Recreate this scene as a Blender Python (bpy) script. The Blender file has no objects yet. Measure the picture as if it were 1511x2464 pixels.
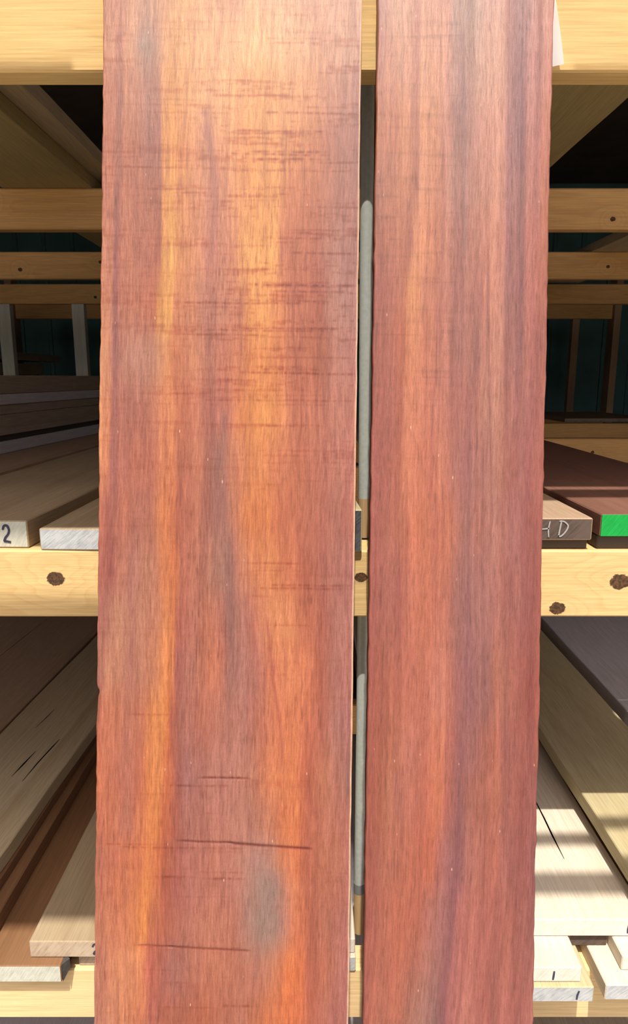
import bpy, bmesh, math, random
import numpy as np
from mathutils import Matrix, Vector

SC = bpy.context.scene
COL = SC.collection

# ------------------------------------------------------------------ camera
F_PX, PITCH, EYE = 1600.0, 0.2, 1.5
cam_d = bpy.data.cameras.new('camera')
cam = bpy.data.objects.new('camera', cam_d)
COL.objects.link(cam)
cam_d.sensor_fit = 'VERTICAL'
cam_d.sensor_height = 24.0
cam_d.lens = 24.0 * F_PX / 2464.0
cam_d.clip_start = 0.02
cam.location = (0, 0, EYE)
cam.rotation_euler = (math.pi / 2 - PITCH, 0, 0)
SC.camera = cam

# ------------------------------------------------------------------ world, sun, exposure
SUN_DIR = Vector((-0.038, -0.55, 1.0)).normalized()      # towards the sun
world = bpy.data.worlds.new('world')
SC.world = world
world.use_nodes = True
wn = world.node_tree
wn.nodes.clear()
w_out = wn.nodes.new('ShaderNodeOutputWorld')
w_bg = wn.nodes.new('ShaderNodeBackground')
w_sky = wn.nodes.new('ShaderNodeTexSky')
w_sky.sky_type = 'NISHITA'
w_sky.sun_disc = False
w_sky.sun_elevation = math.radians(65)
w_sky.sun_rotation = math.pi
w_sky.dust_density = 6.0
w_sky.air_density = 0.7
w_bg.inputs['Strength'].default_value = 0.165
wn.links.new(w_sky.outputs[0], w_bg.inputs[0])
wn.links.new(w_bg.outputs[0], w_out.inputs[0])
sun_d = bpy.data.lights.new('sun', 'SUN')
sun_d.energy = 5.4
sun_d.angle = math.radians(0.55)
sun_d.color = (1.0, 0.95, 0.86)
sun = bpy.data.objects.new('sun', sun_d)
COL.objects.link(sun)
sun.rotation_euler = SUN_DIR.to_track_quat('Z', 'Y').to_euler()
SC.view_settings.view_transform = 'Standard'
SC.view_settings.look = 'None'
SC.view_settings.exposure = 0.0
SC.view_settings.gamma = 1.0
SC.view_settings.use_curve_mapping = False

rnd = random.Random(7)


# ------------------------------------------------------------------ helpers
def lin(c):
    return [(v / 255 / 12.92) if v / 255 <= 0.04045 else ((v / 255 + 0.055) / 1.055) ** 2.4 for v in c]


def tag(o, label=None, cat=None, group=None, kind=None):
    if label: o['label'] = label
    if cat: o['category'] = cat
    if group: o['group'] = group
    if kind: o['kind'] = kind
    return o


def link_mesh(name, me, parent=None):
    o = bpy.data.objects.new(name, me)
    COL.objects.link(o)
    if parent: o.parent = parent
    return o


class Nodes:
    def __init__(self, name, rough=0.6, spec=0.3):
        self.m = bpy.data.materials.new(name)
        self.m.use_nodes = True
        self.t = self.m.node_tree
        self.bsdf = self.t.nodes['Principled BSDF']
        self.bsdf.inputs['Roughness'].default_value = rough
        self.bsdf.inputs['Specular IOR Level'].default_value = spec

    def n(self, kind, **kw):
        x = self.t.nodes.new(kind)
        for k, v in kw.items(): setattr(x, k, v)
        return x

    def l(self, a, b): self.t.links.new(a, b)

    def math(self, op, a, b=None):
        x = self.n('ShaderNodeMath', operation=op)
        for i, v in enumerate((a, b)):
            if v is None: continue
            if isinstance(v, (int, float)): x.inputs[i].default_value = v
            else: self.l(v, x.inputs[i])
        return x.outputs[0]

    def vmath(self, op, a, b):
        x = self.n('ShaderNodeVectorMath', operation=op)
        for i, v in enumerate((a, b)):
            if isinstance(v, tuple): x.inputs[i].default_value = v
            else: self.l(v, x.inputs[i])
        return x.outputs[0]

    def coords(self, offset=True):
        tc = self.n('ShaderNodeTexCoord').outputs['Object']
        if not offset: return tc
        oi = self.n('ShaderNodeObjectInfo').outputs['Random']
        s = self.n('ShaderNodeVectorMath', operation='SCALE')
        s.inputs[0].default_value = (7.3, 5.1, 3.7)
        self.l(oi, s.inputs['Scale'])
        return self.vmath('ADD', tc, s.outputs[0])

    def noise(self, vec, scale, detail=2.0, rough=0.5, dist=0.0):
        x = self.n('ShaderNodeTexNoise')
        x.inputs['Scale'].default_value = scale
        x.inputs['Detail'].default_value = detail
        x.inputs['Roughness'].default_value = rough
        x.inputs['Distortion'].default_value = dist
        self.l(vec, x.inputs['Vector'])
        return x.outputs[0]

    def ramp(self, fac, stops, interp='LINEAR'):
        x = self.n('ShaderNodeValToRGB')
        r = x.color_ramp
        r.interpolation = interp
        while len(r.elements) < len(stops): r.elements.new(0.5)
        for e, (p, c) in zip(r.elements, stops):
            e.position = p
            e.color = (*c, 1) if len(c) == 3 else c
        self.l(fac, x.inputs[0])
        return x.outputs[0]

    def mix(self, fac, a, b, mode='MIX'):
        x = self.n('ShaderNodeMix', data_type='RGBA', blend_type=mode)
        for v, s in ((fac, x.inputs[0]), (a, x.inputs[6]), (b, x.inputs[7])):
            if isinstance(v, (int, float)): s.default_value = v
            elif isinstance(v, tuple): s.default_value = (*v, 1)
            else: self.l(v, s)
        return x.outputs[2]

    def bump(self, height, strength=0.3, dist=0.002):
        x = self.n('ShaderNodeBump')
        x.inputs['Strength'].default_value = strength
        x.inputs['Distance'].default_value = dist
        self.l(height, x.inputs['Height'])
        self.l(x.outputs[0], self.bsdf.inputs['Normal'])


def wood(name, light, dark, along='Y', rings=7.0, stretch=0.05, scale=9.0, contrast=1.0, knots=(), rough=0.65, spec=0.25, bump=0.25):
    """Sawn timber: growth-ring lines stretched along the grain, fine fibre, optional knots (object space)."""
    N = Nodes(name, rough, spec)
    raw = N.coords(False)
    v = N.coords(True)
    sc = {'X': (stretch, 1, 1), 'Y': (1, stretch, 1), 'Z': (1, 1, stretch)}[along]
    knot_mask = None
    pull = None
    for (kx, ky, kz, r) in knots:
        d = N.vmath('SUBTRACT', raw, (kx, ky, kz))
        ell = {'X': (0.8, 1, 1), 'Y': (1, 0.8, 1), 'Z': (1, 1, 0.8)}[along]
        d = N.vmath('MULTIPLY', d, ell)
        ln = N.n('ShaderNodeVectorMath', operation='LENGTH')
        N.l(d, ln.inputs[0])
        q = N.math('DIVIDE', ln.outputs['Value'], r)
        nz = N.noise(raw, 160, 4, 0.65)
        q2 = N.math('ADD', q, N.math('MULTIPLY', N.math('SUBTRACT', nz, 0.5), 0.8))
        mk = N.math('SUBTRACT', 1.25, q2)
        mk.node.use_clamp = True
        knot_mask = mk if knot_mask is None else N.math('MAXIMUM', knot_mask, mk)
        pl = N.math('POWER', 2.718, N.math('MULTIPLY', N.math('MULTIPLY', q, q), -0.06))
        pull = pl if pull is None else N.math('MAXIMUM', pull, pl)
    vs = N.vmath('MULTIPLY', v, sc)
    base = N.noise(vs, scale, 2.5, 0.45, 0.3)
    val = N.math('MULTIPLY', base, rings)
    if pull is not None:
        val = N.math('ADD', val, N.math('MULTIPLY', pull, 3.2))
    fr = N.math('FRACT', val)
    ring = N.ramp(fr, [(0.0, (0.15,) * 3), (0.55, (0.3,) * 3), (0.86, (1, 1, 1)), (0.97, (0.1,) * 3)])
    broad = N.noise(vs, scale * 0.35, 2)
    f = N.math('MULTIPLY', ring, 0.55 * contrast)
    f = N.math('ADD', f, N.math('MULTIPLY', N.math('SUBTRACT', broad, 0.5), 1.3 * contrast))
    f.node.use_clamp = True
    col = N.mix(f, light, dark)
    fs = {'X': (0.03, 1, 1), 'Y': (1, 0.03, 1), 'Z': (1, 1, 0.03)}[along]
    fib = N.noise(N.vmath('MULTIPLY', v, fs), 420, 3, 0.6)
    fibc = N.ramp(fib, [(0.3, (0.82,) * 3), (0.7, (1.1,) * 3)])
    col = N.mix(1.0, col, fibc, 'MULTIPLY')
    if knot_mask is not None:
        kc = N.ramp(N.noise(raw, 260, 3, 0.6, 1.0), [(0.40, (0.014, 0.005, 0.003)), (0.62, (0.105, 0.042, 0.02))])
        col = N.mix(N.ramp(knot_mask, [(0.17, (0, 0, 0)), (0.27, (0.95,) * 3)]), col, kc)
    N.l(col, N.bsdf.inputs['Base Color'])
    N.bump(N.math('ADD', fib, N.math('MULTIPLY', fr, 0.4)), bump, 0.0008)
    return N.m


def end_grain(name, light, dark, scale=60, angle=0.6, rough=0.8):
    """Saw-cut end of a board: slanted saw scratches over soft growth arcs."""
    N = Nodes(name, rough, 0.15)
    v = N.coords(True)
    rot = N.n('ShaderNodeVectorRotate', rotation_type='Y_AXIS')
    rot.inputs['Angle'].default_value = angle
    N.l(v, rot.inputs['Vector'])
    scr = N.noise(N.vmath('MULTIPLY', rot.outputs[0], (0.25, 1, 3)), scale * 3, 4, 0.65, 0.6)
    big = N.noise(v, scale, 3)
    f = N.math('ADD', N.math('MULTIPLY', scr, 0.75), N.math('MULTIPLY', big, 0.35))
    col = N.ramp(f, [(0.33, dark), (0.62, light)])
    N.l(col, N.bsdf.inputs['Base Color'])
    N.bump(scr, 0.4, 0.001)
    return N.m


def plain(name, c, rough=0.6, spec=0.3, metallic=0.0, nscale=40, var=0.15, bump=0.1):
    N = Nodes(name, rough, spec)
    N.bsdf.inputs['Metallic'].default_value = metallic
    n = N.noise(N.coords(True), nscale, 4)
    col = N.mix(n, tuple(x * (1 - var) for x in c), tuple(min(1, x * (1 + var)) for x in c))
    N.l(col, N.bsdf.inputs['Base Color'])
    N.bump(n, bump, 0.001)
    return N.m


def box_mesh(name, x0, x1, y0, y1, z0, z1, mats, end_axis=None, bevel=0.0015, cuts=0, wob=0.0, seed=0):
    """Bevelled sawn stick with one mesh; end faces (along end_axis) take material slot 1; long edges wander by wob."""
    r = random.Random(seed)
    bm = bmesh.new()
    bmesh.ops.create_cube(bm, size=1)
    for v in bm.verts:
        v.co = Vector((x0 if v.co.x < 0 else x1, y0 if v.co.y < 0 else y1, z0 if v.co.z < 0 else z1))
    if cuts:
        ax = {'X': 0, 'Y': 1}[end_axis]
        es = [e for e in bm.edges if abs((e.verts[0].co - e.verts[1].co)[ax]) > 1e-6
              and all(abs((e.verts[0].co - e.verts[1].co)[k]) < 1e-6 for k in range(3) if k != ax)]
        bmesh.ops.subdivide_edges(bm, edges=es, cuts=cuts, use_grid_fill=True)
        o = 1 - ax
        lo, hi = (y0, y1) if ax else (x0, x1)
        offs = {}
        for v in bm.verts:
            if abs(v.co[ax] - lo) > 1e-5 and abs(v.co[ax] - hi) > 1e-5:
                k = (round(v.co[ax], 4), round(v.co[o], 4))
                if k not in offs: offs[k] = r.uniform(-wob, wob)
                v.co[o] += offs[k]
    if bevel:
        es = [e for e in bm.edges if len(e.link_faces) == 2 and e.calc_face_angle() > 0.7]
        bmesh.ops.bevel(bm, geom=es, offset=bevel, segments=1, affect='EDGES')
    bm.normal_update()
    if end_axis:
        ax = {'X': 0, 'Y': 1, 'Z': 2}[end_axis]
        for f in bm.faces:
            if abs(f.normal[ax]) > 0.9: f.material_index = 1
    me = bpy.data.meshes.new(name)
    bm.to_mesh(me)
    bm.free()
    for m in mats: me.materials.append(m)
    return me


SEED = [100]


def board(label, x0, x1, y0, y1, z0, z1, mat, end, yaw=0.0, group=None, cat='board', name='board', wob=0.0015, cuts=14, bevel=0.0015):
    """A board lying on the shelf, its end towards the camera; the origin is the middle of its near end's foot."""
    SEED[0] += 1
    w = x1 - x0
    me = box_mesh(name, -w / 2, w / 2, 0, y1 - y0, 0, z1 - z0, [mat, end], 'Y', bevel, cuts, wob, SEED[0])
    o = link_mesh(name, me)
    o.location = ((x0 + x1) / 2, y0, z0)
    o.rotation_euler = (0, 0, yaw)
    return tag(o, label, cat, group)


def stroke(name, pts, width, mat, parent, yface=-0.0003, thick=0.0006, label=None):
    """A pen or chalk stroke: a ribbon of short quads lying on the end face (x, z in the parent's space)."""
    bm = bmesh.new()
    P = [Vector((p[0], 0, p[1])) for p in pts]
    rows = []
    for i, p in enumerate(P):
        a = P[max(0, i - 1)]
        b = P[min(len(P) - 1, i + 1)]
        d = (b - a).normalized()
        nrm = Vector((-d.z, 0, d.x))
        wv = width * (0.8 if i in (0, len(P) - 1) else 1.0) / 2
        row = []
        for s, y in ((1, yface), (-1, yface), (-1, yface - thick), (1, yface - thick)):
            q = p + nrm * wv * s
            row.append(bm.verts.new((q.x, y, q.z)))
        rows.append(row)
    for r0, r1 in zip(rows, rows[1:]):
        for k in range(4):
            bm.faces.new((r0[k], r0[(k + 1) % 4], r1[(k + 1) % 4], r1[k]))
    bm.faces.new(rows[0])
    bm.faces.new(rows[-1][::-1])
    bmesh.ops.recalc_face_normals(bm, faces=bm.faces)
    me = bpy.data.meshes.new(name)
    bm.to_mesh(me)
    bm.free()
    me.materials.append(mat)
    o = link_mesh(name, me, parent)
    if label: o['label'] = label
    return o


def smooth_pts(pts, n=6):
    out = []
    for i in range(len(pts) - 1):
        p0, p1, p2, p3 = pts[max(i - 1, 0)], pts[i], pts[i + 1], pts[min(i + 2, len(pts) - 1)]
        for k in range(n):
            t = k / n
            out.append(tuple(0.5 * (2 * p1[j] + (p2[j] - p0[j]) * t + (2 * p0[j] - 5 * p1[j] + 4 * p2[j] - p3[j]) * t * t
                             + (3 * p1[j] - p0[j] - 3 * p2[j] + p3[j]) * t ** 3) for j in (0, 1)))
    out.append(pts[-1])
    return out


TWO = [(0.1, 0.75), (0.3, 0.98), (0.65, 0.98), (0.85, 0.75), (0.7, 0.5), (0.35, 0.3), (0.2, 0.1), (0.5, 0.08), (0.95, 0.03)]


def glyph(pts, x, z, w, h): return [(x + p[0] * w, z + p[1] * h) for p in pts]


# ------------------------------------------------------------------ materials
PINE_L, PINE_D = (0.71, 0.49, 0.22), (0.50, 0.28, 0.095)
M = {}
M['pine'] = wood('pine', PINE_L, PINE_D, 'X', rings=9, stretch=0.07, scale=12, contrast=0.6)
M['pine_top'] = wood('pine_top_beam', (0.69, 0.465, 0.195), (0.50, 0.28, 0.09), 'X', rings=8, stretch=0.06, scale=16, contrast=0.7)
M['pine_mid'] = wood('pine_knotty', PINE_L, PINE_D, 'X', rings=9, stretch=0.09, scale=14, contrast=0.55,
                     knots=((-0.336, 0.0, 0.052, 0.009), (0.061, 0.0, 0.054, 0.0065), (0.319, 0.0, 0.012, 0.008), (0.398, 0.0, 0.048, 0.010)))
M['pine_low'] = wood('pine_low_beam', (0.78, 0.56, 0.29), (0.62, 0.40, 0.18), 'X', rings=7, stretch=0.09, scale=12, contrast=0.45)
M['pine_rear'] = wood('pine_rear', (0.68, 0.385, 0.145), (0.50, 0.245, 0.08), 'X', rings=7, stretch=0.08, scale=12, contrast=0.6,
                      knots=((0.69, 0, 0.022, 0.005), (-0.74, 0, 0.055, 0.005), (1.02, 0, 0.04, 0.005), (-1.02, 0, 0.03, 0.006)))
M['pine_end'] = end_grain('pine_end', (0.70, 0.52, 0.30), (0.5, 0.34, 0.17))
M['post'] = wood('post_wood', (0.66, 0.66, 0.58), (0.5, 0.48, 0.40), 'Z', rings=4, contrast=0.5)
M['post_brown'] = wood('post_brown', (0.42, 0.27, 0.16), (0.3, 0.18, 0.1), 'Z', rings=4, contrast=0.5)
M['maple'] = wood('maple', (0.66, 0.58, 0.46), (0.56, 0.45, 0.32), 'Y', rings=5, stretch=0.04, scale=7, contrast=0.4, bump=0.12)
M['maple_end'] = end_grain('maple_end', (0.74, 0.65, 0.57), (0.60, 0.50, 0.42), 50, 0.9)
M['cream'] = wood('cream_wood', (0.50, 0.42, 0.245), (0.38, 0.285, 0.14), 'Y', rings=5, stretch=0.05, scale=8, contrast=0.6)
M['grey_end'] = end_grain('grey_end', (0.50, 0.51, 0.51), (0.25, 0.265, 0.28), 70, 0.7)
M['sage_end'] = end_grain('sage_end', (0.56, 0.56, 0.47), (0.36, 0.36, 0.31), 70, 1.0)
M['tan_end'] = end_grain('tan_end', (0.50, 0.39, 0.28), (0.32, 0.23, 0.16), 50, 0.9)
M['poplar'] = wood('poplar', (0.48, 0.385, 0.24), (0.32, 0.21, 0.105), 'Y', rings=4, stretch=0.045, scale=6, contrast=0.9)
M['ash'] = wood('ash_wood', (0.40, 0.305, 0.19), (0.28, 0.19, 0.10), 'Y', rings=6, stretch=0.04, scale=6, contrast=0.8)
M['cherry'] = wood('cherry_wood', (0.24, 0.125, 0.06), (0.16, 0.075, 0.032), 'Y', rings=4, stretch=0.04, scale=6, contrast=0.8)
M['grey_slab'] = wood('grey_slab', (0.60, 0.56, 0.56), (0.46, 0.39, 0.36), 'Y', rings=3, stretch=0.05, scale=5, contrast=0.8)
M['olive'] = wood('olive_wood', (0.33, 0.25, 0.11), (0.25, 0.165, 0.07), 'Y', rings=4, stretch=0.05, scale=6, contrast=0.6)
M['walnut'] = wood('walnut', (0.42, 0.29, 0.19), (0.30, 0.19, 0.12), 'Y', rings=4, stretch=0.04, scale=7, contrast=0.7)
M['walnut_end'] = end_grain('walnut_end', (0.12, 0.085, 0.068), (0.06, 0.042, 0.035), 40, 0.8)
M['dark_end'] = end_grain('dark_end', (0.10, 0.10, 0.105), (0.025, 0.025, 0.03), 90, 0.7, 0.5)
M['redwood'] = wood('dark_red_wood', (0.22, 0.105, 0.072), (0.145, 0.062, 0.042), 'Y', rings=4, stretch=0.04, scale=7, contrast=0.7)
M['green_paint'] = end_grain('green_paint', (0.014, 0.36, 0.065), (0.008, 0.24, 0.04), 60, 0.9, 0.45)
M['dusty'] = wood('dusty_wood', (0.44, 0.35, 0.26), (0.30, 0.22, 0.155), 'Y', rings=4, contrast=0.6)
M['marker'] = plain('marker_ink', (0.035, 0.033, 0.07), 0.5, 0.3, nscale=600, var=0.5)
M['chalk'] = plain('chalk', (0.36, 0.34, 0.33), 0.9, 0.1, nscale=900, var=0.5)
M['galv'] = plain('galvanised_steel', (0.40, 0.42, 0.38), 0.4, 0.5, 0.05, nscale=160, var=0.22, bump=0.15)
M['galv_dark'] = plain('dark_steel', (0.16, 0.16, 0.15), 0.65, 0.3)
M['foot_brown'] = wood('brown_foot', (0.46, 0.30, 0.15), (0.3, 0.18, 0.08), 'Z', rings=3)
M['paper'] = plain('paper', (0.93, 0.93, 0.95), 0.7, 0.2, nscale=20, var=0.02, bump=0.02)
M['bark'] = plain('bark', (0.075, 0.07, 0.065), 0.8, 0.1, nscale=200, var=0.5)
M['concrete'] = plain('concrete', (0.44, 0.41, 0.35), 0.9, 0.15, nscale=9, var=0.25)
M['teal'] = plain('teal_sheet', (0.085, 0.19, 0.195), 0.6, 0.3, nscale=5, var=0.35)
M['shed_dark'] = plain('shed_board', (0.10, 0.075, 0.055), 0.85, 0.1, nscale=8, var=0.3)
M['roof_tin'] = plain('roof_tin', (0.35, 0.34, 0.33), 0.7, 0.3, nscale=8, var=0.2)


def paint_material(name, rough, spec, fib_lo, fib_hi):
    """Freshly planed hardwood: colour figure (vertex colour), pale sheen of the top included, with fibre and pore detail."""
    N = Nodes(name, rough, spec)
    at = N.n('ShaderNodeAttribute', attribute_name='figure')
    v = N.coords(False)
    warp = N.noise(v, 14, 2)
    wv = N.n('ShaderNodeVectorMath', operation='SCALE')
    N.l(warp, wv.inputs[0])
    wv.inputs['Scale'].default_value = 0.010
    v2 = N.vmath('ADD', v, wv.outputs[0])
    f1 = N.noise(N.vmath('MULTIPLY', v2, (1, 1, 0.07)), 900, 3, 0.62)
    f2 = N.noise(N.vmath('MULTIPLY', v2, (1, 1, 0.16)), 380, 3, 0.6)
    f3 = N.noise(N.vmath('MULTIPLY', v2, (1, 1, 0.6)), 1100, 2, 0.6)
    a = N.ramp(f1, [(0.30, (fib_lo, fib_lo * 0.94, fib_lo * 0.90)), (0.5, (1, 1, 1)), (0.72, (fib_hi, fib_hi * 1.01, fib_hi * 1.02))])
    b = N.ramp(f2, [(0.30, (0.88, 0.85, 0.83)), (0.52, (1, 1, 1)), (0.75, (1.07, 1.08, 1.09))])
    c = N.ramp(f3, [(0.30, (0.90, 0.88, 0.86)), (0.5, (1, 1, 1)), (0.7, (1.06, 1.08, 1.09))])
    col = N.mix(1.0, at.outputs['Color'], a, 'MULTIPLY')
    col = N.mix(1.0, col, b, 'MULTIPLY')
    col = N.mix(1.0, col, c, 'MULTIPLY')
    vor = N.n('ShaderNodeTexVoronoi')
    vor.inputs['Scale'].default_value = 95
    N.l(N.vmath('MULTIPLY', v2, (1, 1, 0.35)), vor.inputs['Vector'])
    fleck = N.ramp(vor.outputs['Distance'], [(0.035, (1, 1, 1)), (0.07, (0, 0, 0))])
    fk = N.math('MULTIPLY', fleck, N.ramp(N.noise(v, 30, 2), [(0.5, (0, 0, 0)), (0.62, (0.5,) * 3)]))
    col = N.mix(fk, col, (0.75, 0.45, 0.32))
    N.l(col, N.bsdf.inputs['Base Color'])
    N.bump(N.math('ADD', f1, N.math('MULTIPLY', f2, 0.6)), 0.35, 0.0006)
    return N.m


# ------------------------------------------------------------------ setting: ground, shed, added shade slats
def slab(name, x0, x1, y0, y1, z0, z1, mat, parent=None, kind='structure', bevel=0.0):
    o = link_mesh(name, box_mesh(name, x0, x1, y0, y1, z0, z1, [mat], None, bevel), parent)
    if kind: o['kind'] = kind
    return o


slab('floor', -9, 9, -9, 5.0, -0.1, 0.0, M['concrete'])
wb = slab('wall_back', -2.3, 2.3, 4.72, 4.8, 0, 2.75, M['teal'])
for i in range(24):      # standing seams of the back sheet
    x = -2.2 + i * 0.19
    o = link_mesh('seam', box_mesh('seam', x, x + 0.025, 4.705, 4.719, 0.0, 2.7, [M['teal']], None, 0.003), wb)
slab('wall_left', -2.3, -2.24, 0.9, 4.72, 0, 2.75, M['shed_dark'])
slab('wall_right', 2.24, 2.3, 0.9, 4.72, 0, 2.75, M['shed_dark'])
roof = slab('ceiling', -2.3, 2.3, 0.372, 4.8, 2.75, 2.8, M['shed_dark'])
for x in (-1.9, -1.1):
    slab('shade_slat_arm', x - 0.02, x + 0.02, -0.22, 0.749, 2.62, 2.72, M['pine'], roof, None)  # unseen, added only to carry the left shade slats
for y0, y1 in ((-0.185, 0.060), (0.125, 0.405)):
    slab('shade_slat', -2.3, -0.30, y0, y1, 2.60, 2.619, M['pine'], roof, None)  # unseen slats added to shade the left tops and let sun reach the fronts
for x in (0.95, 1.9):
    slab('shade_slat_arm', x - 0.02, x + 0.02, -0.22, 0.749, 2.62, 2.72, M['pine'], roof, None)  # unseen, added only to carry the right shade slats
for y0, y1 in ((-0.150, -0.112), (-0.041, -0.018), (0.250, 0.310), (0.347, 0.402)):
    slab('shade_slat', 0.262, 2.2, y0, y1, 2.60, 2.619, M['pine'], roof, None)  # unseen slats added to cast the shadow bands on the right shelves

# ------------------------------------------------------------------ the rack
rack = bpy.data.objects.new('lumber_rack', None)
COL.objects.link(rack)
rack.location = (0, 0.83, 0)
tag(rack, 'open lumber rack of yellow pine beams on three levels behind the red boards', 'rack')
LEVELS = {'low': (0.554, 0.641), 'mid': (1.191, 1.281), 'top': (1.836, 1.925)}
ROWS = (0.83, 1.64, 2.43, 3.24, 4.05)
for lv, (z0, z1) in LEVELS.items():
    for i, y in enumerate(ROWS):
        mat = M['pine_rear'] if i else M['pine_' + lv]
        dep = 0.038
        if i == 0: dep = {'low': 0.045, 'mid': 0.060, 'top': 0.036}[lv]
        me = box_mesh('beam', -1.75, 1.75, 0, dep, 0, z1 - z0, [mat, M['pine_end']], 'X', 0.003 if i else 0.0022, 20, 0.0, i)
        b = link_mesh('beam', me, rack)
        b.location = (0, y - 0.83, z0)
for y in ROWS:           # outer uprights, beyond the frame
    for s in (-1, 1):
        p = link_mesh('post', box_mesh('post', -0.02, 0.02, -0.045, 0.045, 0, 2.1, [M['post_brown'], M['pine_end']], 'Z', 0.002), rack)
        p.location = (s * 1.771, y + 0.02 - 0.83, 0)
for x, y, w, mat in ((-1.105, 3.235, 0.058, 'post'), (-1.452, 3.235, 0.058, 'post'), (1.54, 4.045, 0.042, 'post_brown')):
    for z0, z1 in ((1.2815, 1.8355),):
        p = link_mesh('post', box_mesh('post', -w / 2, w / 2, 0, 0.04, 0, z1 - z0, [M[mat], M['pine_end']], 'Z', 0.002), rack)
        p.location = (x, y - 0.83, z0)


def pipe(xb, zb, xt, zt, y, r, stub, collar):
    def tube(name, p, q, rad, mat, parent):
        d = Vector(q) - Vector(p)
        bm = bmesh.new()
        bmesh.ops.create_cone(bm, cap_ends=True, segments=28, radius1=rad, radius2=rad, depth=d.length)
        for f in bm.faces: f.smooth = len(f.verts) == 4
        for e in bm.edges: e.smooth = all(len(f.verts) == 4 for f in e.link_faces)
        me = bpy.data.meshes.new(name)
        bm.to_mesh(me)
        bm.free()
        me.materials.append(mat)
        o = link_mesh(name, me, parent)
        o.location = (Vector(p) + Vector(q)) / 2 - Vector((0, 0.83, 0))
        o.rotation_euler = d.to_track_quat('Z', 'Y').to_euler()
        return o

    def at(z): return (xb + (xt - xb) * (z - zb) / (zt - zb), y, z)
    zs = zb + stub
    a = tube('support_pipe', at(zs), at(zt), r, M['galv'], rack)
    a['label'] = 'round grey metal support pipe'
    c = tube('pipe_foot', at(zb), at(zs), r * 1.02, M['foot_brown'], rack)  # lower length of the pipe, coloured brown
    c['label'] = 'brown lower length of the grey pipe'
    if collar: tube('pipe_collar', at(zs - 0.012), at(zs + 0.004), r * 1.09, M['galv_dark'], rack)


pipe(0.0702, 1.2815, 0.0655, 1.921, 0.905, 0.0086, 0.055, False)
pipe(0.0712, 0.6415, 0.0705, 1.1905, 0.90, 0.0086, 0.085, True)

# ------------------------------------------------------------------ the two big hardwood boards
CAMP = np.array([0, 0, EYE])


def ray(px, py):
    x = (px - 755.5) / F_PX
    v = -(py - 1232) / F_PX
    return np.array([x, math.cos(PITCH) + v * math.sin(PITCH), -math.sin(PITCH) + v * math.cos(PITCH)])


def vnoise(x, y, seed):
    """Smooth value noise on a lattice."""
    xi, yi = np.floor(x).astype(int), np.floor(y).astype(int)
    fx, fy = x - xi, y - yi
    fx, fy = fx * fx * (3 - 2 * fx), fy * fy * (3 - 2 * fy)

    def h(a, b):
        n = (a * 374761393 + b * 668265263 + seed * 974711) & 0xffffffff
        n = ((n ^ (n >> 13)) * 1274126177) & 0xffffffff
        return ((n ^ (n >> 16)) & 0xffff) / 65535.0
    return (h(xi, yi) * (1 - fx) + h(xi + 1, yi) * fx) * (1 - fy) + (h(xi, yi + 1) * (1 - fx) + h(xi + 1, yi + 1) * fx) * fy


def to_lin(a):
    a = a / 255.0
    return np.where(a <= 0.04045, a / 12.92, ((np.maximum(a, 0) + 0.055) / 1.055) ** 2.4)


def figure(rows, u, row, warp):
    """Colour figure across (u) and along (row) a board: each listed row gives colour stops across the width."""
    ys = np.array([r[0] for r in rows], float)
    uu = np.linspace(0, 1, 600)
    tab = np.zeros((len(rows), 600, 3))
    for i, (_, stops) in enumerate(rows):
        p = np.array([s[0] for s in stops])
        for k in range(3):
            tab[i, :, k] = np.interp(uu, p, np.array([s[1 + k] for s in stops], float))
    uw = np.clip(u + warp, 0, 1) * 599
    ui = np.clip(uw.astype(int), 0, 598)
    fu = (uw - ui)[..., None]
    rr = np.clip(row, ys[0], ys[-1])
    ri = np.clip(np.searchsorted(ys, rr, side='right') - 1, 0, len(rows) - 2)
    fr = ((rr - ys[ri]) / (ys[ri + 1] - ys[ri]))
    fr = (fr * fr * (3 - 2 * fr))[..., None]
    a = tab[ri, ui] * (1 - fu) + tab[ri, ui + 1] * fu
    b = tab[ri + 1, ui] * (1 - fu) + tab[ri + 1, ui + 1] * fu
    return a * (1 - fr) + b * fr


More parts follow.
